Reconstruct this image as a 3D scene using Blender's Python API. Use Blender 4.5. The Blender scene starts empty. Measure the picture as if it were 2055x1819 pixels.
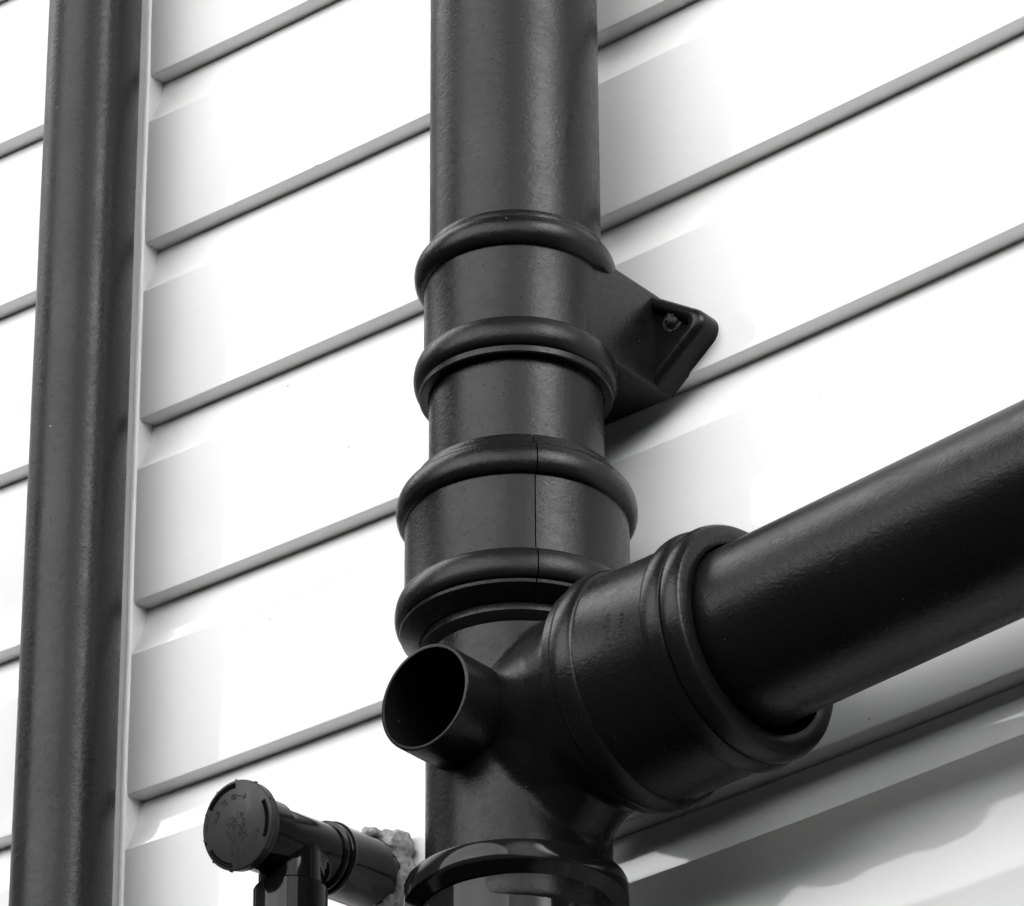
import bpy, bmesh, math, random
from math import sin, cos, pi, radians, sqrt, atan2
from mathutils import Vector, Matrix, noise as mn

random.seed(7)
S = bpy.context.scene
COL = S.collection

# ------------------------------------------------------------------ camera
cam_d = bpy.data.cameras.new("camera")
cam = bpy.data.objects.new("camera", cam_d)
COL.objects.link(cam)
right = Vector((0.7723566936, 0.6350708381, -0.0122543237))
down = Vector((-0.3270589495, 0.3810741565, -0.8647629333))
fwd = Vector((-0.5445159147, 0.6719133262, 0.5020307767))
m = Matrix.Identity(4)
for i in range(3):
    m[i][0] = right[i]; m[i][1] = -down[i]; m[i][2] = -fwd[i]
m.translation = Vector((1.5983094489, -2.0649804997, -1.7880655703))
cam.matrix_world = m
cam_d.sensor_width = 36.0
cam_d.sensor_fit = 'HORIZONTAL'
cam_d.lens = 9447.443866 / 2055.0 * 36.0
cam_d.clip_start = 0.05
cam_d.clip_end = 300.0
S.camera = cam

# ------------------------------------------------------------------ light
SUN_EL, SUN_AZ, SUN_ANG = 14.0, -6.0, 71.0      # azimuth from the wall's outward normal (-Y) towards +X
SUN_E, SKY_E, EXPO = 5.0, 0.05, 0.28
SKY_FILLS = [(50, 25, 8, 28, 60.0), (81, 34, 6, 20, 280.0), (-80, 50, 8, 24, 75.0)]      # azimuth, elevation, inner and outer radius (degrees), gain
w = bpy.data.worlds.new("World")
S.world = w
w.use_nodes = True
nt = w.node_tree
for n in list(nt.nodes): nt.nodes.remove(n)
sky = nt.nodes.new('ShaderNodeTexSky'); sky.sky_type = 'NISHITA'; sky.sun_disc = False
sky.sun_elevation = radians(SUN_EL)
az = radians(SUN_AZ)
to_sun = Vector((sin(az) * cos(radians(SUN_EL)), -cos(az) * cos(radians(SUN_EL)), sin(radians(SUN_EL))))
sky.sun_rotation = atan2(to_sun.x, to_sun.y)
sky.air_density = 1.0; sky.dust_density = 4.0
bw = nt.nodes.new('ShaderNodeRGBToBW')
bg = nt.nodes.new('ShaderNodeBackground'); bg.inputs['Strength'].default_value = SKY_E
out = nt.nodes.new('ShaderNodeOutputWorld')
nt.links.new(sky.outputs[0], bw.inputs[0])
# bright patches added to the grey sky on either side to light the pipes
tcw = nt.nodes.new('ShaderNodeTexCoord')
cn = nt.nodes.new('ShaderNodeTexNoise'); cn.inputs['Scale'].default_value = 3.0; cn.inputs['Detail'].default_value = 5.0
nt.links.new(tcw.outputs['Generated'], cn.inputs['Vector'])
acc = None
for c_az, c_el, r_in, r_out, gain in SKY_FILLS:
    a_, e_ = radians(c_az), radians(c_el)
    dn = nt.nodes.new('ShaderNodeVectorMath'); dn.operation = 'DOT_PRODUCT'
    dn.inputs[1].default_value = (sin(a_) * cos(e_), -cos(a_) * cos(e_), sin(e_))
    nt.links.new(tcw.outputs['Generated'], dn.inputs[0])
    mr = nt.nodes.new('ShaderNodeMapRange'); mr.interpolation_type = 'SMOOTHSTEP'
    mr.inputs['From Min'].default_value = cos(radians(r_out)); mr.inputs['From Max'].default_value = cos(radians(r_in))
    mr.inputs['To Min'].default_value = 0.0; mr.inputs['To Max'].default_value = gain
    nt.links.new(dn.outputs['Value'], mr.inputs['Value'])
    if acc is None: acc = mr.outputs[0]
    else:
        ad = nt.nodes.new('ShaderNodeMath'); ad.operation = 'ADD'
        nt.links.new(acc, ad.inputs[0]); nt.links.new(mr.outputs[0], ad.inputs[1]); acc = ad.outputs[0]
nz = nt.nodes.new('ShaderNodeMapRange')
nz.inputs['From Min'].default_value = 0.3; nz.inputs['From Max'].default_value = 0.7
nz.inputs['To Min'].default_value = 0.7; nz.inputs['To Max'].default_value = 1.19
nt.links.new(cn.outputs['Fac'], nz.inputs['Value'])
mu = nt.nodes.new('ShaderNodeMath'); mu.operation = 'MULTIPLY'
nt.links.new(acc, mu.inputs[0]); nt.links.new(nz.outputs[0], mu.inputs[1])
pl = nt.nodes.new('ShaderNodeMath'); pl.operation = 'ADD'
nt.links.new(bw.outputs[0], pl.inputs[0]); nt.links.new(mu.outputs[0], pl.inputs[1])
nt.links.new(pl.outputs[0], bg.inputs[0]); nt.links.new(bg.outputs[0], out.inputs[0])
sun_d = bpy.data.lights.new("sun", 'SUN')
sun_d.energy = SUN_E; sun_d.angle = radians(SUN_ANG); sun_d.color = (1, 1, 1)
sun = bpy.data.objects.new("sun", sun_d)
sun.rotation_euler = to_sun.to_track_quat('Z', 'Y').to_euler()
sun.location = (0, -3, 6)
COL.objects.link(sun)
S.view_settings.view_transform = 'Standard'
S.view_settings.look = 'None'
S.view_settings.exposure = EXPO
S.view_settings.gamma = 1.0
S.render.engine = 'CYCLES'
S.cycles.max_bounces = 8

# ------------------------------------------------------------------ materials
def new_mat(name):
    mt = bpy.data.materials.new(name); mt.use_nodes = True
    t = mt.node_tree; b = t.nodes['Principled BSDF']
    return mt, t, b

def N(t, kind, **kw):
    n = t.nodes.new(kind)
    for k, v in kw.items(): setattr(n, k, v)
    return n

def noise(t, vec, scale, detail=2.0, rough=0.5, dist=0.0):
    n = N(t, 'ShaderNodeTexNoise')
    n.inputs['Scale'].default_value = scale; n.inputs['Detail'].default_value = detail
    n.inputs['Roughness'].default_value = rough; n.inputs['Distortion'].default_value = dist
    t.links.new(vec, n.inputs['Vector']); return n

def ramp(t, fac, p0, p1, c0=(0, 0, 0, 1), c1=(1, 1, 1, 1)):
    r = N(t, 'ShaderNodeValToRGB')
    r.color_ramp.elements[0].position = p0; r.color_ramp.elements[1].position = p1
    r.color_ramp.elements[0].color = c0; r.color_ramp.elements[1].color = c1
    t.links.new(fac, r.inputs[0]); return r

def mathn(t, op, a, b):
    n = N(t, 'ShaderNodeMath', operation=op)
    for i, v in enumerate((a, b)):
        if isinstance(v, (int, float)): n.inputs[i].default_value = v
        else: t.links.new(v, n.inputs[i])
    return n.outputs[0]

def painted_metal(name, base, rough, bump=0.00018, speck=0.62, stretch=1.0):
    mt, t, b = new_mat(name)
    tc = N(t, 'ShaderNodeTexCoord')
    mp = N(t, 'ShaderNodeMapping'); mp.inputs['Scale'].default_value = (0.75, 0.75, stretch)
    t.links.new(tc.outputs['Object'], mp.inputs[0])
    v = mp.outputs[0]
    big = noise(t, v, 9.0, 4.0, 0.6)
    fine = noise(t, v, 520.0, 3.0, 0.55, 0.4)
    mid = noise(t, v, 240.0, 2.0, 0.5, 0.8)
    nib = noise(t, v, 520.0, 1.0, 0.5)
    spots = ramp(t, nib.outputs['Fac'], speck + 0.1, speck + 0.16)
    # slow variation of the paint's tone, dust and small nicks
    col = ramp(t, big.outputs['Fac'], 0.3, 0.75, (base * 0.88,) * 3 + (1,), (base * 1.15,) * 3 + (1,))
    nick = noise(t, v, 420.0, 0.0)
    nk = ramp(t, nick.outputs['Fac'], 0.93, 0.94)
    mix = N(t, 'ShaderNodeMixRGB'); mix.inputs['Color2'].default_value = (0.4, 0.4, 0.4, 1)
    t.links.new(nk.outputs[0], mix.inputs['Fac']); t.links.new(col.outputs[0], mix.inputs['Color1'])
    t.links.new(mix.outputs[0], b.inputs['Base Color'])
    rr = ramp(t, mid.outputs['Fac'], 0.3, 0.7, (rough * 0.88,) * 3 + (1,), (rough * 1.15,) * 3 + (1,))
    wear = ramp(t, noise(t, v, 16.0, 5.0, 0.65).outputs['Fac'], 0.35, 0.7, (0.86, 0.86, 0.86, 1), (1.25, 1.25, 1.25, 1))
    t.links.new(mathn(t, 'MULTIPLY', rr.outputs[0], wear.outputs[0]), b.inputs['Roughness'])
    h = mathn(t, 'ADD', mathn(t, 'MULTIPLY', fine.outputs['Fac'], 0.9), mathn(t, 'MULTIPLY', mid.outputs['Fac'], 0.7))
    h = mathn(t, 'ADD', h, mathn(t, 'MULTIPLY', spots.outputs[0], 0.5))
    bp = N(t, 'ShaderNodeBump'); bp.inputs['Strength'].default_value = 1.0
    bp.inputs['Distance'].default_value = bump
    t.links.new(h, bp.inputs['Height']); t.links.new(bp.outputs[0], b.inputs['Normal'])
    b.inputs['IOR'].default_value = 1.26
    return mt

def smooth_plastic(name, base, rough, bump=0.00008):
    mt, t, b = new_mat(name)
    tc = N(t, 'ShaderNodeTexCoord'); v = tc.outputs['Object']
    a = noise(t, v, 30.0, 3.0)
    st = N(t, 'ShaderNodeMapping'); st.inputs['Scale'].default_value = (1, 1, 0.06)
    t.links.new(v, st.inputs[0])
    s2 = noise(t, st.outputs[0], 160.0, 3.0, 0.6)
    b.inputs['Base Color'].default_value = (base, base, base, 1)
    r = ramp(t, s2.outputs['Fac'], 0.35, 0.7, (rough * 0.8,) * 3 + (1,), (rough * 1.5,) * 3 + (1,))
    t.links.new(r.outputs[0], b.inputs['Roughness'])
    bp = N(t, 'ShaderNodeBump'); bp.inputs['Distance'].default_value = bump
    t.links.new(a.outputs['Fac'], bp.inputs['Height']); t.links.new(bp.outputs[0], b.inputs['Normal'])
    b.inputs['IOR'].default_value = 1.25
    return mt

def cladding_mat():
    mt, t, b = new_mat('white_plastic_cladding')
    tc = N(t, 'ShaderNodeTexCoord'); v = tc.outputs['Object']
    # specks of dirt
    sp = noise(t, v, 260.0, 0.0); k = ramp(t, sp.outputs['Fac'], 0.905, 0.915)
    sp2 = noise(t, v, 14.0, 4.0, 0.6); gr = ramp(t, sp2.outputs['Fac'], 0.3, 0.7, (0.78, 0.78, 0.78, 1), (0.82, 0.82, 0.82, 1))
    mix = N(t, 'ShaderNodeMixRGB'); mix.inputs['Color2'].default_value = (0.12, 0.12, 0.12, 1)
    t.links.new(k.outputs[0], mix.inputs['Fac']); t.links.new(gr.outputs[0], mix.inputs['Color1'])
    t.links.new(mix.outputs[0], b.inputs['Base Color'])
    b.inputs['Roughness'].default_value = 0.05
    b.inputs['IOR'].default_value = 1.4
    mp = N(t, 'ShaderNodeMapping'); mp.inputs['Scale'].default_value = (0.25, 1, 1)
    t.links.new(v, mp.inputs[0])
    wv = noise(t, mp.outputs[0], 22.0, 2.0)
    bp = N(t, 'ShaderNodeBump'); bp.inputs['Distance'].default_value = 0.0004; bp.inputs['Strength'].default_value = 0.6
    t.links.new(wv.outputs['Fac'], bp.inputs['Height']); t.links.new(bp.outputs[0], b.inputs['Normal'])
    return mt

def rough_mat(name, base, rough, scale, bump):
    mt, t, b = new_mat(name)
    tc = N(t, 'ShaderNodeTexCoord'); v = tc.outputs['Object']
    a = noise(t, v, scale, 6.0, 0.65)
    c = ramp(t, a.outputs['Fac'], 0.3, 0.7, (base * 0.75,) * 3 + (1,), (base * 1.2,) * 3 + (1,))
    t.links.new(c.outputs[0], b.inputs['Base Color']); b.inputs['Roughness'].default_value = rough
    bp = N(t, 'ShaderNodeBump'); bp.inputs['Distance'].default_value = bump
    t.links.new(a.outputs['Fac'], bp.inputs['Height']); t.links.new(bp.outputs[0], b.inputs['Normal'])
    return mt

M_PAINT = painted_metal('dark_grey_painted_pipe', 0.006, 0.29)
M_FIT = painted_metal('black_painted_fitting', 0.006, 0.29, 0.00016)
M_DOWN = painted_metal('dark_grey_painted_downpipe', 0.009, 0.28, 0.00018)
M_PVC = smooth_plastic('glossy_black_plastic', 0.008, 0.07)
M_CAP = smooth_plastic('satin_black_plastic', 0.035, 0.32)
M_BLACK = smooth_plastic('black_slot_shade', 0.004, 0.5)  # black without sheen, painted shade for the cap's openings
M_BLACK.node_tree.nodes['Principled BSDF'].inputs['IOR'].default_value = 1.03
M_WALL = cladding_mat()
M_SEAL = rough_mat('grey_sealant', 0.36, 0.75, 160.0, 0.0012)
M_BOLT = rough_mat('painted_bolt_head', 0.02, 0.25, 420.0, 0.0014)
M_GROUND = rough_mat('dark_asphalt', 0.03, 0.9, 40.0, 0.004)

# ------------------------------------------------------------------ helpers
def empty(name, loc, label=None, cat=None, group=None):
    o = bpy.data.objects.new(name, None); COL.objects.link(o)
    o.location = loc; o.empty_display_size = 0.05
    tag(o, label, cat, group); return o

def tag(o, label=None, cat=None, group=None, kind=None):
    if label: o['label'] = label
    if cat: o['category'] = cat
    if group: o['group'] = group
    if kind: o['kind'] = kind
    return o

def world_loc(o):
    v = Vector((0, 0, 0))
    while o is not None:
        v += o.location; o = o.parent
    return v

def obj(name, bm, mat, parent=None, origin=None, smooth=True, sharp=35.0):
    """link bm (world coordinates) as one mesh object"""
    org = Vector(origin) if origin is not None else (world_loc(parent) if parent else Vector((0, 0, 0)))
    bmesh.ops.recalc_face_normals(bm, faces=bm.faces)
    bmesh.ops.translate(bm, verts=bm.verts, vec=-org)
    me = bpy.data.meshes.new(name); bm.to_mesh(me); bm.free()
    for p in me.polygons: p.use_smooth = smooth
    if smooth and sharp is not None: me.set_sharp_from_angle(angle=radians(sharp))
    me.materials.append(mat)
    o = bpy.data.objects.new(name, me); COL.objects.link(o)
    if parent:
        o.parent = parent
        o.location = org - world_loc(parent)
    else:
        o.location = org
    return o

def frame(origin, direction):
    z = Vector(direction).normalized()
    a = Vector((1, 0, 0)) if abs(z.x) < 0.9 else Vector((0, 0, 1))
    x = (a - z * a.dot(z)).normalized(); y = z.cross(x)
    mm = Matrix.Identity(4)
    for i in range(3): mm[i][0] = x[i]; mm[i][1] = y[i]; mm[i][2] = z[i]
    mm.translation = Vector(origin); return mm

def lathe(bm, prof, mtx, seg=128, close=False, slit=None):
    """prof: list of (radius, height); close joins last to first; slit=(centre angle, width, [offset per row])"""
    rows = []
    for k, (r, h) in enumerate(prof):
        row = []
        if slit:
            c = slit[0] + (slit[2][k] if slit[2] else 0.0)
            a0 = c + slit[1] / 2; a1 = c - slit[1] / 2 + 2 * pi
            angs = [a0 + (a1 - a0) * i / seg for i in range(seg + 1)]
        else:
            angs = [2 * pi * i / seg for i in range(seg)]
        for a in angs:
            row.append(bm.verts.new(mtx @ Vector((r * cos(a), r * sin(a), h))))
        rows.append(row)
    n = len(rows); cnt = n if close else n - 1
    for k in range(cnt):
        A = rows[k]; B = rows[(k + 1) % n]; L = len(A)
        for i in range(L - 1 if slit else L):
            j = (i + 1) % L
            bm.faces.new((A[i], A[j], B[j], B[i]))
    if slit and close:
        bm.faces.new([r[0] for r in rows]); bm.faces.new([r[-1] for r in rows])
    return rows

def cap_row(bm, row): bm.faces.new(row)

def tube(r, z0, z1, wall, rnd=0.0006):
    """closed ring profile of a pipe length"""
    return [(r - wall, z0 + rnd), (r - wall + rnd, z0), (r - rnd, z0), (r, z0 + rnd), (r, z1 - rnd), (r - rnd, z1), (r - wall + rnd, z1), (r - wall, z1 - rnd)]

def bead(r0, r1, za, zb, out, n=12, p=0.95):
    """half-round ring between heights za and zb; out = protrusion"""
    pts = []
    for i in range(n + 1):
        a = pi * i / n
        f = (1 - cos(a)) / 2
        pts.append((r0 + (r1 - r0) * f + out * sin(a) ** p, za + (zb - za) * f))
    return pts

def box(bm, x0, x1, y0, y1, z0, z1, mtx=None):
    r = bmesh.ops.create_cube(bm, size=1.0)
    for v in r['verts']:
        v.co = Vector(((x0 + x1) / 2 + v.co.x * (x1 - x0), (y0 + y1) / 2 + v.co.y * (y1 - y0), (z0 + z1) / 2 + v.co.z * (z1 - z0)))
        if mtx is not None: v.co = mtx @ v.co
    return r['verts']

def bevel(bm, w, seg=3, ang=30):
    ed = [e for e in bm.edges if len(e.link_faces) == 2 and e.calc_face_angle(0) > radians(ang)]
    bmesh.ops.bevel(bm, geom=ed, offset=w, segments=seg, profile=0.5, affect='EDGES', clamp_overlap=True)

def apply_remesh(o, voxel, smooth_iter):
    r = o.modifiers.new('remesh', 'REMESH'); r.mode = 'VOXEL'; r.voxel_size = voxel; r.use_smooth_shade = True
    s = o.modifiers.new('smooth', 'SMOOTH'); s.factor = 0.5; s.iterations = smooth_iter
    dg = bpy.context.evaluated_depsgraph_get()
    me = bpy.data.meshes.new_from_object(o.evaluated_get(dg))
    old = o.data; o.modifiers.clear(); o.data = me; bpy.data.meshes.remove(old)
    me.name = o.name
    for p in me.polygons: p.use_smooth = True

GROUND = -3.4
# ------------------------------------------------------------------ ground
# level yard in front of the wall, plus an unseen bank added behind the camera to block low light
bm = bmesh.new()
prev = None
for y, z in ((40, GROUND), (-6.2, GROUND), (-6.8, GROUND + 0.35), (-8.0, 1.35), (-8.6, 1.8), (-10.0, 2.0), (-80, 2.2)):
    row = [bm.verts.new((x, y, z + (0.12 * sin(x * 0.9 + y) if y < -6.5 else 0))) for x in [-60 + 4 * k for k in range(31)]]
    if prev:
        for k in range(30): bm.faces.new((prev[k], prev[k + 1], row[k + 1], row[k]))
    prev = row
tag(obj('ground', bm, M_GROUND), kind='structure')

# ------------------------------------------------------------------ cladding wall
PITCH = 0.1477; Z0 = 0.2
def sag(x):
    dx = x + 0.05; L = 0.75
    return 0.0493 * (dx * dx if abs(dx) < L else L * L + 0.0 * dx)

def board_profile():
    p = []                                   # (y, z) from one board's bottom edge down to the next board's bottom edge
    p += [(0.0016, 0.0), (0.0135, 0.0), (0.0190, -0.0004), (0.0190, -0.0016), (0.0132, -0.0018)]
    n = 12                                   # hollow (scotia) at the head of the board below
    y0, z0, y1, z1 = 0.0132, -0.0018, 0.0, -0.0415
    for i in range(1, n + 1):
        t = i / n
        p.append((y1 + (y0 - y1) * (1 - t ** 1.5), z0 + (z1 - z0) * t))
    p += [(0.0, -PITCH + 0.0016), (0.0003, -PITCH + 0.0006), (0.0009, -PITCH + 0.0001)]
    return p

wall = empty('clad_wall', (0.0, 0.02, GROUND), 'white horizontal shiplap cladding wall behind all the black pipes', 'wall')
def cladding(x0, x1, nx):
    bm = bmesh.new()
    xs = [x0 + (x1 - x0) * i / nx for i in range(nx + 1)]
    rows = []
    k0, k1 = -16, 24
    for k in range(k0, k1 + 1):
        zb = Z0 - k * PITCH
        for (y, z) in board_profile(): rows.append((y, zb + z))
    prev = None
    for (y, z) in rows:
        r = [bm.verts.new((x, y + 0.0006 * mn.noise((x * 3.1, 0, round(z / PITCH - 0.85) * 7.3)), z + sag(x) + 0.0007 * mn.noise((x * 4.3, 5.0, z * 9.0)))) for x in xs]
        if prev:
            for i in range(nx): bm.faces.new((prev[i], prev[i + 1], r[i + 1], r[i]))
        prev = r
    # ragged bits of paint hanging on the lap edges
    for nx_, nz_, nr in ((-0.2512, 0.0552, 0.0008), (-0.2495, 0.0556, 0.0011), (-0.2478, 0.0553, 0.0009), (-0.2460, 0.0549, 0.0007), (-0.3287, 0.0561, 0.0006), (-0.3300, 0.0562, 0.0005), (-0.2725, -0.2379, 0.0007), (0.2010, -0.0885, 0.0006)):
        if x0 < nx_ < x1:
            bmesh.ops.create_icosphere(bm, subdivisions=1, radius=nr, matrix=Matrix.Translation((nx_, 0.0001, nz_)) @ Matrix.Rotation(0.5, 4, 'Y') @ Matrix.Diagonal((1.7, 0.8, 0.8, 1)))
    return obj('cladding', bm, M_WALL, wall, sharp=19)
TX0, TX1 = -0.485, -0.4150
cladding(-4.0, TX0 + 0.006, 90)
cladding(TX1 - 0.004, -0.95 + 1.9, 80)
cladding(0.95, 6.0, 30)
# vertical joint trim: proud rounded cover strip, the boards die into it
bm = bmesh.new()
tp = [(TX0, 0.03), (TX0, 0.0)]
for i in range(7):
    a = pi / 2 * i / 6; tp.append((TX0 + 0.003 * (1 - cos(a)), -0.0022 * sin(a) - 0.0002))
tp += [(TX1 - 0.0046, -0.0022), (TX1 - 0.0042, -0.0019), (TX1 - 0.0038, -0.0024)]
for i in range(1, 8):
    a = pi / 2 * i / 7; tp.append((TX1 - 0.0034 + 0.0034 * sin(a), -0.0030 * cos(a) + 0.0004))
tp += [(TX1 + 0.0004, 0.006), (TX1 + 0.0012, 0.0215)]
zs = [GROUND + 0.05 + i * 0.05 for i in range(125)]
prev = None
for z in zs:
    wob = 0.00025 * sin(z * 41.0) + 0.0002 * sin(z * 97.0 + 1)
    r = [bm.verts.new((x + (wob if x > TX0 + 0.02 else 0), y, z)) for x, y in tp]
    if prev:
        for i in range(len(tp) - 1): bm.faces.new((prev[i], prev[i + 1], r[i + 1], r[i]))
    prev = r
obj('joint_trim', bm, M_WALL, wall, sharp=50)

# ------------------------------------------------------------------ main soil stack
D0 = 0.0846384651; LEAN = 0.009268028
AX = Vector((LEAN, 0, 1)).normalized()
def axp(z): return Vector((LEAN * z, -D0, z))
MA = frame((0, -D0, 0), (LEAN, 0, 1))

# upper pipe: runs down through the bracket and into the coupling
bm = bmesh.new()
lathe(bm, tube(0.0550, -0.372, 1.6, 0.0035), MA, 160, close=True)
o = obj('soil_pipe', bm, M_PAINT, origin=axp(-0.372))
tag(o, 'thick dark grey upright pipe running from the top edge down into the collars', 'pipe')

# ---- bracket collar with wall ears
br = empty('pipe_bracket', axp(-0.262), 'eared collar bolted to the wall around the upright pipe, above the split coupling', 'pipe bracket')
bm = bmesh.new()
prof = [(0.0556, -0.2725), (0.0604, -0.2725), (0.0612, -0.2716), (0.0612, -0.2678)]
prof += bead(0.0604, 0.0584, -0.2672, -0.2455, 0.0054)
prof += [(0.0583, -0.2440), (0.0583, -0.1935)]
prof += bead(0.0584, 0.0586, -0.1925, -0.1715, 0.0062)
prof += [(0.0584, -0.1705), (0.0583, -0.1668), (0.0578, -0.1660), (0.0556, -0.1660)]
lathe(bm, prof, MA, 160, close=True)
obj('collar', bm, M_FIT, br)
# block between the collar and the wall
bm = bmesh.new()
XC = LEAN * -0.22
box(bm, XC - 0.0583, XC + 0.0583, -D0, 0.0015, -0.2545, -0.1815)
ed = [e for e in bm.edges if len(e.link_faces) == 2 and e.calc_face_angle(0) > 0.5 and not all(v.co.y < -D0 + 0.001 for v in e.verts)]
bmesh.ops.bevel(bm, geom=ed, offset=0.0035, segments=4, profile=0.5, affect='EDGES', clamp_overlap=True)
obj('wall_block', bm, M_FIT, br)
def ear(side):
    bm = bmesh.new()
    X = lambda x: XC + side * (x - XC)
    # outline in the wall's plane: flat top sloping outward, rounded nose, long slope back down
    def outline(grow):
        tl, nose, bot = Vector((0.054, -0.1835)), Vector((0.1035, -0.2170)), Vector((0.056, -0.2530))
        rad = 0.0115
        d1 = (tl - nose).normalized(); d2 = (bot - nose).normalized()
        half = d1.angle(d2) / 2; off = rad / math.tan(half)
        c = nose + (d1 + d2).normalized() * (rad / sin(half))
        a0 = nose + d1 * off; a1 = nose + d2 * off
        s = atan2(a0.y - c.y, a0.x - c.x); e = atan2(a1.y - c.y, a1.x - c.x)
        while e > s: e -= 2 * pi
        if s - e > pi: e += 2 * pi
        pts = [tl.copy()] + [c + Vector((cos(s + (e - s) * i / 10), sin(s + (e - s) * i / 10))) * rad for i in range(11)] + [bot.copy()]
        cen = Vector((0.070, -0.218))
        res = []
        for i, q in enumerate(pts):
            if grow == 0: res.append(q)
            else:
                dlt = cen - q; L = dlt.length
                qq = q + dlt / L * min(grow, L * 0.8)
                if i in (0, len(pts) - 1): qq.x = q.x
                res.append(qq)
        return res
    levels = [(0.0015, 0.0), (-0.0125, 0.0), (-0.0152, 0.0006), (-0.0174, 0.0021), (-0.0187, 0.0042), (-0.0191, 0.0064), (-0.0188, 0.0084), (-0.0178, 0.0100), (-0.0162, 0.0112), (-0.0140, 0.0121), (-0.0128, 0.0129), (-0.0124, 0.0142)]
    rows = []
    for y, g in levels:
        rows.append([bm.verts.new((X(q.x), y, q.y)) for q in outline(g)])
    for A, B in zip(rows, rows[1:]):
        for i in range(len(A) - 1): bm.faces.new((A[i], A[i + 1], B[i + 1], B[i]))
    bm.faces.new(rows[-1])
    e = obj('ear', bm, M_FIT, br, sharp=50)
    bm = bmesh.new()
    mt = frame((X(0.0694), -0.0122, -0.2075), (0, -1, 0))
    prof = [(0.0, 0.0052), (0.0018, 0.0050), (0.0036, 0.0043), (0.0050, 0.0031), (0.0058, 0.0014), (0.0060, 0.0011), (0.0080, 0.0009), (0.0083, -0.001)]
    rows = lathe(bm, prof[1:], mt, 24)
    bm.faces.new(rows[0])
    for a_, r_, h_ in ((0.3, 0.0024, 0.0042), (1.9, 0.0030, 0.0038), (3.6, 0.0022, 0.0044), (5.0, 0.0032, 0.0034)):   # lumpy paint over the head
        bmesh.ops.create_icosphere(bm, subdivisions=2, radius=0.0014, matrix=mt @ Matrix.Translation((r_ * cos(a_), r_ * sin(a_), h_)))
    obj('bolt', bm, M_BOLT, e, sharp=60)
ear(1); ear(-1)

# ---- split coupling
cp = empty('pipe_coupling', axp(-0.447), 'wide collar with a thin vertical split joining the upright pipe to the branch fitting', 'pipe coupling')
bm = bmesh.new()
prof = [(0.0590, -0.4462), (0.0606, -0.4468), (0.0712, -0.4405), (0.0722, -0.4396), (0.0724, -0.4376)]
prof += bead(0.0716, 0.0698, -0.4368, -0.4155, 0.0048)
prof += [(0.0697, -0.4140), (0.0697, -0.3655)]
prof += bead(0.0698, 0.0680, -0.3640, -0.3415, 0.0062)
prof += [(0.0660, -0.3400), (0.0648, -0.3370), (0.0640, -0.3335), (0.0628, -0.3322), (0.0560, -0.3322), (0.0557, -0.3340), (0.0590, -0.3600)]
jog = []
for r, h in prof:
    j = 0.0
    if -0.3385 > h > -0.3650: j = radians(0.55)
    if -0.4140 > h > -0.4372: j = radians(0.5)
    jog.append(j)
# angle measured in MA's frame: local x is +X, local y is z cross x = +Y
slit_a = atan2(-cos(radians(48.4)), sin(radians(48.4)))
lathe(bm, prof, MA, 200, close=True, slit=(slit_a, radians(0.62), jog))
obj('sleeve', bm, M_FIT, cp)

# ---- branch fitting
Z_J = -0.5135
J = axp(Z_J)
def bdir(ph, el):
    ph = radians(ph); el = radians(el)
    return Vector((cos(el) * cos(ph), -cos(el) * sin(ph), sin(el)))
DB = bdir(3.2, 1.1); DP = bdir(3.75, 1.78)
MB = frame(J, DB)
bf = empty('branch_fitting', axp(-0.615), 'Y junction fitting with an open side stub and a ringed socket facing right', 'pipe junction')
bm = bmesh.new()
def solid(bm, prof, mtx, seg=96):
    rows = lathe(bm, prof, mtx, seg); bm.faces.new(rows[0]); bm.faces.new(rows[-1])
solid(bm, [(0.0562, -0.640), (0.0562, -0.440)], MA)
solid(bm, [(0.0545, -0.02), (0.0555, 0.03), (0.0610, 0.060), (0.0680, 0.080), (0.0700, 0.096)], MB)
# swept heel below the branch
for i in range(9):
    t = i / 8.0
    c = J + DB * (0.012 + 0.062 * t) + Vector((0, 0, -0.030 + 0.022 * t))
    bmesh.ops.create_icosphere(bm, subdivisions=3, radius=0.050 + 0.004 * t, matrix=Matrix.Translation(c))
for i in range(7):
    t = i / 6.0
    bmesh.ops.create_icosphere(bm, subdivisions=3, radius=0.040 - 0.004 * t, matrix=Matrix.Translation(J + DB * (0.016 + 0.030 * (1 - t)) + Vector((0, 0, -0.034 - 0.034 * t))))
body = obj('body', bm, M_FIT, bf)
apply_remesh(body, 0.0016, 32)
# open the body behind the stub
BX = axp(-0.5145)
bm = bmesh.new(); bm.from_mesh(body.data)
org = world_loc(body)
kill = [v for v in bm.verts if (v.co + org).y < -D0 and ((v.co + org).x - BX.x) ** 2 + ((v.co + org).z - BX.z) ** 2 < 0.0300 ** 2]
bmesh.ops.delete(bm, geom=kill, context='VERTS')
bm.to_mesh(body.data); bm.free()
# spigot lip under the coupling
bm = bmesh.new()
prof = [(0.0558, -0.4580), (0.0580, -0.4560), (0.0598, -0.4527), (0.0603, -0.4520), (0.0603, -0.4478), (0.0596, -0.4468), (0.0558, -0.4468)]
lathe(bm, prof, MA, 128, close=True)
obj('spigot_lip', bm, M_FIT, bf)
# open stub pointing straight out from the wall
MS = frame((BX.x, BX.y, BX.z), (0, -1, 0))
bm = bmesh.new()
prof = [(0.0312, 0.030), (0.0338, 0.030), (0.0338, 0.0868), (0.0334, 0.0878), (0.0330, 0.0880), (0.0316, 0.0880), (0.0313, 0.0877), (0.0312, 0.0870)]
lathe(bm, prof, MS, 128, close=True)
obj('stub', bm, M_FIT, bf)
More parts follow.
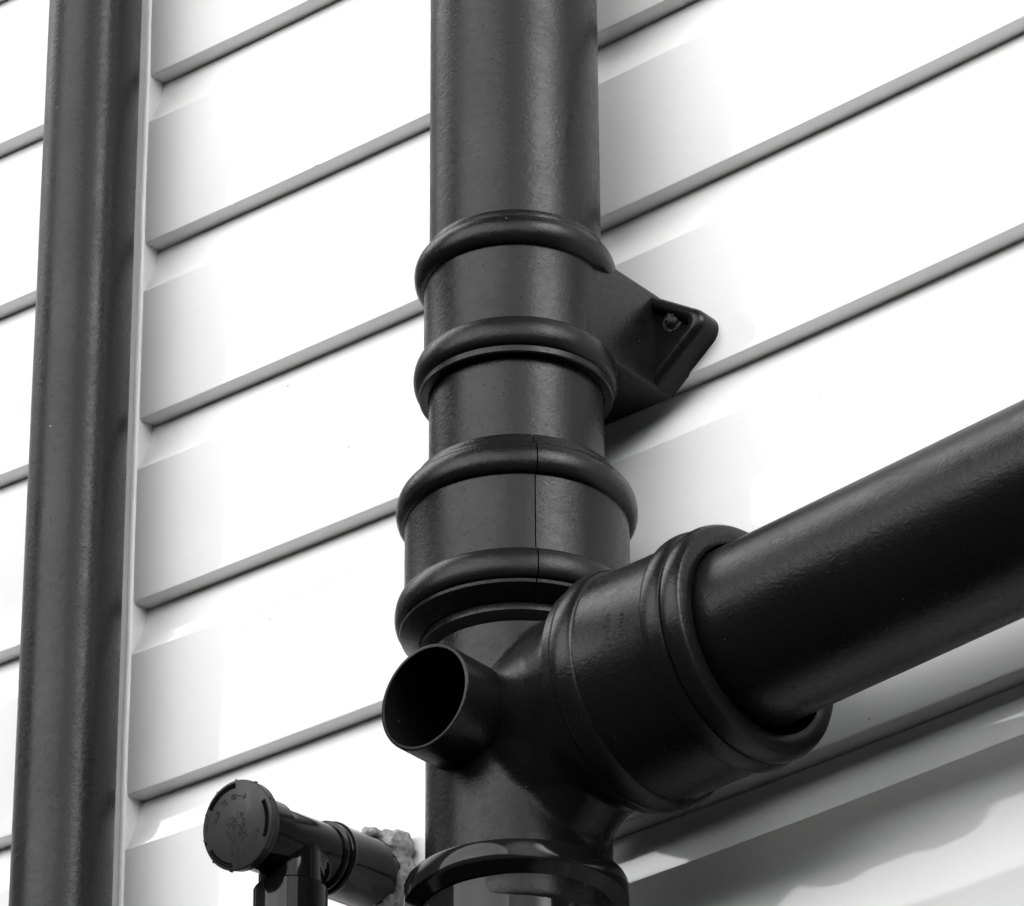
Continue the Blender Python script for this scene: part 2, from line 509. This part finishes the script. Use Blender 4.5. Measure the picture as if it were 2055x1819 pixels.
# ringed socket
bm = bmesh.new()
prof = [(0.0600, 0.0810), (0.0705, 0.0835), (0.0722, 0.0846), (0.0728, 0.0905)]
prof += bead(0.0722, 0.0714, 0.0910, 0.1075, 0.0036)
prof += [(0.0712, 0.1095), (0.0704, 0.1590)]
prof += bead(0.0706, 0.0704, 0.1600, 0.1752, 0.0038)
prof += bead(0.0704, 0.0690, 0.1753, 0.1890, 0.0034)
prof += [(0.0650, 0.1903), (0.0612, 0.1901), (0.0592, 0.1890), (0.0586, 0.1860), (0.0586, 0.1200), (0.0560, 0.1180)]
lathe(bm, prof, MB, 160, close=True)
sk = obj('socket', bm, M_FIT, bf)
# small cast marks on the socket, two illegible lines
def surf_mark(bm, ang, s, la, ls, r=0.0707, h=0.00022):
    # a raised stroke: la along the circumference, ls along the axis
    vs = box(bm, -ls / 2, ls / 2, -la / 2, la / 2, -0.0006, h)
    mt = MB @ Matrix.Rotation(ang, 4, 'Z') @ Matrix.Translation((r, 0, s)) @ Matrix(((0, 0, 1, 0), (0, 1, 0, 0), (1, 0, 0, 0), (0, 0, 0, 1)))
    for v in vs: v.co = mt @ v.co
bm = bmesh.new()
pm = MB.inverted() @ Vector((0.1310, -0.1635, -0.511)); a_mid = atan2(pm.y, pm.x)
for row, (s, n, hgt) in enumerate(((0.1345, 9, 0.0042), (0.1455, 6, 0.0026))):
    for i in range(n):
        a = a_mid + (i - (n - 1) / 2) * 0.036
        for kx in range(2):
            if random.random() < 0.8:
                surf_mark(bm, a + random.uniform(-0.006, 0.006) + kx * 0.010, s + random.uniform(-0.0006, 0.0006), 0.0005, hgt * random.uniform(0.6, 1.0))
        if random.random() < 0.7:
            surf_mark(bm, a + 0.006, s + random.choice((-1, 1)) * hgt * 0.4, 0.0010, 0.0005)
obj('cast_marks', bm, M_FIT, sk, smooth=False)

# ---- branch pipe to the right
MP = frame(J + Vector((0, 0, -0.0004)), DP)
bm = bmesh.new()
lathe(bm, tube(0.0550, 0.122, 1.9, 0.0035), MP, 160, close=True)
o = obj('branch_pipe', bm, M_PAINT, origin=J + DP * 0.122)
tag(o, 'thick black pipe running sideways along the wall to the right edge from the ringed socket', 'pipe')

# ---- lower glossy pipe
lp = empty('lower_pipe', axp(GROUND), 'glossy black plastic pipe under the Y junction at the bottom edge', 'pipe')
ML = frame(axp(-0.61) + Vector((-0.0022, 0, 0.61)), (0.0, 0, 1))
bm = bmesh.new()
lathe(bm, tube(0.0568, GROUND, -0.6085, 0.0035), ML, 160, close=True)
obj('pipe_wall', bm, M_PVC, lp)
bm = bmesh.new()
prof = [(0.0569, -0.6235), (0.0580, -0.6238), (0.0650, -0.6196), (0.0666, -0.6188), (0.0670, -0.6176), (0.0668, -0.6070), (0.0662, -0.6058), (0.0650, -0.6052), (0.0569, -0.6050)]
lathe(bm, prof, ML, 160, close=True)
obj('socket_ring', bm, M_PVC, lp)

# ------------------------------------------------------------------ rainwater downpipe on the left
bm = bmesh.new()
MD = frame((-0.4193, -0.055, 0), (0, 0, 1))
lathe(bm, tube(0.0340, GROUND + 0.15, 2.2, 0.0025), MD, 128, close=True)
o = obj('downpipe', bm, M_DOWN, origin=(-0.4193, -0.055, GROUND + 0.15))
tag(o, 'slimmer dark grey upright downpipe in front of the vertical wall trim', 'downpipe')

# ------------------------------------------------------------------ waste pipe with access cap, lower left
WS = Vector((-0.1760, 0.0, -0.5232)); CE = Vector((-0.1765, -0.1475, -0.5362))
DW = (CE - WS).normalized(); MW = frame(WS, DW); LW = (CE - WS).length
wp = empty('waste_pipe', WS, 'small glossy black plastic waste tee with a round access cap, sealed into the wall', 'waste pipe')
LEG = WS + DW * 0.0985
bm = bmesh.new()
solid(bm, [(0.0207, 0.060), (0.0207, 0.140)], MW, 64)
MLG = frame((LEG.x, LEG.y, 0), (0, 0, 1))
solid(bm, [(0.0200, -0.580), (0.0200, LEG.z)], MLG, 64)
for i in range(6):
    t = i / 5
    bmesh.ops.create_icosphere(bm, subdivisions=3, radius=0.0192, matrix=Matrix.Translation(LEG + DW * (-0.012 + 0.012 * t) + Vector((0, 0, -0.003 - 0.020 * t))))
tee = obj('tee', bm, M_PVC, wp)
apply_remesh(tee, 0.0009, 10)
bm = bmesh.new()
lathe(bm, [(0.0190, 0.1190), (0.0222, 0.1190), (0.0229, 0.1198), (0.0230, 0.1420), (0.0190, 0.1430)], MW, 96, close=True)
obj('cap_neck', bm, M_PVC, wp)
bm = bmesh.new()
prof = [(0.0170, 0.0265), (0.0226, 0.0265), (0.0233, 0.0274), (0.0234, 0.0625)] + bead(0.0235, 0.0231, 0.0630, 0.0672, 0.0010, 6) + [(0.0222, 0.0675), (0.0222, 0.0692), (0.0232, 0.0694), (0.0232, 0.0708), (0.0208, 0.0712), (0.0195, 0.0700)]
lathe(bm, prof, MW, 96, close=True)
obj('wall_socket', bm, M_PVC, wp)
bm = bmesh.new()
lathe(bm, tube(0.0190, -0.02, 0.0300, 0.002), MW, 64, close=True)
obj('wall_stub', bm, M_PVC, wp)
bm = bmesh.new()
lathe(bm, tube(0.0231, GROUND, -0.5618, 0.002, 0.0012), frame((LEG.x, LEG.y, 0), (0, 0, 1)), 96, close=True)
obj('leg_pipe', bm, M_PVC, wp)
# access cap
ca = radians(10.5)
CN = Vector((0, -cos(ca), -sin(ca))); CC = Vector((-0.1768, -0.1475, -0.5352))
ey = Vector((0, -sin(ca), cos(ca)))
MC = Matrix.Identity(4)
for i in range(3): MC[i][0] = (1, 0, 0)[i]; MC[i][1] = ey[i]; MC[i][2] = CN[i]
MC.translation = CC
R_C = 0.0284
bm = bmesh.new()
prof = [(0.0205, -0.0090), (0.0272, -0.0086), (0.0278, -0.0078), (0.0276, -0.0052), (0.0270, -0.0048), (0.0270, -0.0040), (0.0282, -0.0036), (R_C, -0.0026), (R_C, -0.0010), (0.0280, -0.0003), (0.0274, 0.0)]
rows = lathe(bm, prof, MC, 128); bm.faces.new(rows[-1]); bm.faces.new(rows[0])
for i in range(11):
    a = 2 * pi * i / 11 + 0.35
    box(bm, R_C - 0.0004, R_C + 0.0007, -0.0005, 0.0005, -0.0032, -0.0009, MC @ Matrix.Rotation(a, 4, 'Z'))
cap = obj('access_cap', bm, M_CAP, wp, sharp=40)
def arc_slot_shade(a0, a1, r0, r1, name='slot_shade', h0=-0.0030, h1=0.00022):  # black strip just proud of the cap face, in place of a shaded recess
    bm = bmesh.new(); n = 24
    top = []; bot = []
    for k in range(n + 1):
        a = radians(a0 + (a1 - a0) * k / n)
        for L, h in ((top, h1), (bot, h0)):
            L.append((bm.verts.new(MC @ Vector((r0 * cos(a), r0 * sin(a), h))), bm.verts.new(MC @ Vector((r1 * cos(a), r1 * sin(a), h)))))
    for k in range(n):
        bm.faces.new((top[k][0], top[k][1], top[k + 1][1], top[k + 1][0]))
        bm.faces.new((bot[k][0], bot[k][1], bot[k + 1][1], bot[k + 1][0]))
        for q in (0, 1): bm.faces.new((top[k][q], top[k + 1][q], bot[k + 1][q], bot[k][q]))
    for k in (0, n): bm.faces.new((top[k][0], top[k][1], bot[k][1], bot[k][0]))
    return obj(name, bm, M_BLACK, cap, smooth=False)
arc_slot_shade(84, 142, 0.0234, 0.0264)
arc_slot_shade(-33, 22, 0.0233, 0.0262)
arc_slot_shade(-157, -108, 0.0236, 0.0249)
arc_slot_shade(-157, -106, 0.0254, 0.0263)
bm = bmesh.new()
rows = lathe(bm, [(0.0010, 0.00022), (0.0010, -0.002)], MC @ Matrix.Translation((-0.0262, -0.0044, 0)), 16); bm.faces.new(rows[0])
obj('slot_shade', bm, M_BLACK, cap, smooth=False)
# raised lettering on the cap: an upper arc ending in an arrow, a lower arc, a centre block
bm = bmesh.new()
def stroke(bm, x0, y0, x1, y1, wd=0.00035, h=0.00035):
    dx, dy = x1 - x0, y1 - y0; L = sqrt(dx * dx + dy * dy)
    mt = MC @ Matrix.Translation(((x0 + x1) / 2, (y0 + y1) / 2, 0)) @ Matrix.Rotation(atan2(dy, dx), 4, 'Z')
    box(bm, -L / 2 - wd / 2, L / 2 + wd / 2, -wd / 2, wd / 2, -0.0003, h, mt)
GL = {'T': [(0, 1, 1, 1), (.5, 1, .5, 0)], 'H': [(0, 0, 0, 1), (1, 0, 1, 1), (0, .5, 1, .5)], 'I': [(.5, 0, .5, 1)], 'U': [(0, 1, 0, 0), (0, 0, 1, 0), (1, 0, 1, 1)],
      'R': [(0, 0, 0, 1), (0, 1, 1, .9), (1, .9, .9, .5), (.9, .5, 0, .5), (.4, .5, 1, 0)], 'E': [(0, 0, 0, 1), (0, 1, 1, 1), (0, .5, .8, .5), (0, 0, 1, 0)],
      'A': [(0, 0, .5, 1), (.5, 1, 1, 0), (.2, .4, .8, .4)], 'N': [(0, 0, 0, 1), (0, 1, 1, 0), (1, 0, 1, 1)], 'L': [(0, 1, 0, 0), (0, 0, 1, 0)], 'O': [(0, 0, 0, 1), (0, 1, 1, 1), (1, 1, 1, 0), (1, 0, 0, 0)],
      '3': [(0, 1, 1, 1), (1, 1, 1, 0), (0, .5, 1, .5), (0, 0, 1, 0)], '2': [(0, 1, 1, 1), (1, 1, 1, .5), (1, .5, 0, .4), (0, .4, 0, 0), (0, 0, 1, 0)], '6': [(1, 1, 0, .8), (0, .8, 0, 0), (0, 0, 1, 0), (1, 0, 1, .5), (1, .5, 0, .5)],
      '8': [(0, 0, 0, 1), (0, 1, 1, 1), (1, 1, 1, 0), (1, 0, 0, 0), (0, .5, 1, .5)], '0': [(0, 0, 0, 1), (0, 1, 1, 1), (1, 1, 1, 0), (1, 0, 0, 0)], '7': [(0, 1, 1, 1), (1, 1, .4, 0)], '-': [(0, .5, 1, .5)], ' ': []}
def arc_text(s, r, a0, a1, up, hgt, wid):
    n = len(s)
    for i, c in enumerate(s):
        a = radians(a0 + (a1 - a0) * i / max(1, n - 1))
        ux, uy = (cos(a), sin(a)) if up else (-cos(a), -sin(a))       # glyph's up
        rx, ry = uy, -ux
        for (x0, y0, x1, y1) in GL.get(c, []):
            P = []
            for gx, gy in ((x0, y0), (x1, y1)):
                P.append((r * cos(a) + rx * (gx - .5) * wid + ux * (gy - .5) * hgt, r * sin(a) + ry * (gx - .5) * wid + uy * (gy - .5) * hgt))
            stroke(bm, P[0][0], P[0][1], P[1][0], P[1][1])
arc_text('THUR  TO  32', 0.0182, 160, 86, True, 0.0026, 0.0016)
for k in range(8):
    a, b2 = radians(82 - 3 * k), radians(79 - 3 * k)
    stroke(bm, 0.0182 * cos(a), 0.0182 * sin(a), 0.0182 * cos(b2), 0.0182 * sin(b2))
ae = radians(58)
for da in (0.9, -0.9):
    stroke(bm, 0.0182 * cos(ae), 0.0182 * sin(ae), 0.0182 * cos(ae) - 0.002 * cos(ae - pi / 2 + da), 0.0182 * sin(ae) - 0.002 * sin(ae - pi / 2 + da))
arc_text('6 IIUIIN 078', 0.0178, -112, -26, False, 0.0026, 0.0015)
arc_text('IIHIIITI', 0.0250, 172, 148, True, 0.0016, 0.0009)
for line, (yy, s) in enumerate(((0.0066, 'IIN I'), (0.0034, 'ITHEIR'), (0.0002, 'O EN A'), (-0.0030, 'AH 88'), (-0.0062, 'UI6EI'), (-0.0092, 'IIAE'))):
    for i, c in enumerate(s):
        for (x0, y0, x1, y1) in GL.get(c, []):
            cx = -0.0011 + (i - (len(s) - 1) / 2) * 0.0030
            tl = 0.35
            q = [((cx + (gx - .5) * 0.0017), yy + (gy - .5) * 0.0024) for gx, gy in ((x0, y0), (x1, y1))]
            q = [(x * cos(tl) - y * sin(tl), x * sin(tl) + y * cos(tl)) for x, y in q]
            stroke(bm, q[0][0], q[0][1], q[1][0], q[1][1], 0.00032)
obj('raised_lettering', bm, M_CAP, cap, smooth=False)
# grey sealant squeezed out round the pipe where it enters the wall
bm = bmesh.new()
def blob(c, r, sx=1, sy=1, sz=1):
    mt = Matrix.Translation(c) @ Matrix.Diagonal((sx, sy, sz, 1))
    bmesh.ops.create_icosphere(bm, subdivisions=3, radius=r, matrix=mt)
for k in range(12):                                   # collar of sealant round the stub, thickest on the right
    a = radians(105 - k * 17)
    for sg in (0.004, 0.013):
        p = MW @ Vector((0, 0, sg + random.uniform(-0.002, 0.002)))
        rr = 0.0160 + random.uniform(-0.001, 0.001)
        blob(p + Vector((rr * cos(a), 0, rr * sin(a))), random.uniform(0.0046, 0.0060))
for x, y, z, r in [(-0.1694, -0.034, -0.4994, 0.0042), (-0.1667, -0.032, -0.4989, 0.0044), (-0.1679, -0.028, -0.4999, 0.0055), (-0.1669, -0.024, -0.5011, 0.0065), (-0.1658, -0.02, -0.4995, 0.007), (-0.1619, -0.022, -0.5057, 0.0075), (-0.1631, -0.014, -0.4977, 0.0065), (-0.1631, -0.014, -0.5043, 0.009), (-0.163, -0.009, -0.4969, 0.0065), (-0.1616, -0.008, -0.5026, 0.008), (-0.163, -0.005, -0.4973, 0.006), (-0.1649, -0.012, -0.5096, 0.008), (-0.1644, -0.006, -0.5076, 0.0075), (-0.1642, -0.018, -0.5092, 0.006), (-0.1677, -0.01, -0.5118, 0.006), (-0.167, -0.003, -0.5114, 0.0052), (-0.1677, -0.0022, -0.5155, 0.0052), (-0.1688, -0.0022, -0.5199, 0.0058), (-0.1708, -0.0022, -0.5239, 0.0068), (-0.1727, -0.0022, -0.528, 0.008), (-0.1746, -0.002, -0.532, 0.0095), (-0.1768, -0.002, -0.536, 0.0105), (-0.1779, -0.002, -0.5403, 0.0115), (-0.1813, -0.002, -0.5449, 0.012), (-0.1835, -0.002, -0.5368, 0.009)]:
    if y > -0.0025: blob((x, y + 0.001, z), r * 0.95, 1.0, 0.4, 1.0)
    else: blob((x - 0.001, y + 0.0015, z - 0.0015), r * 0.86)
seal = obj('sealant', bm, M_SEAL, wp)
apply_remesh(seal, 0.0011, 3)
from mathutils import noise as mn
for v in seal.data.vertices:
    p = v.co
    v.co += v.normal * (0.0016 * mn.noise(p * 160) + 0.0010 * mn.noise(p * 420))
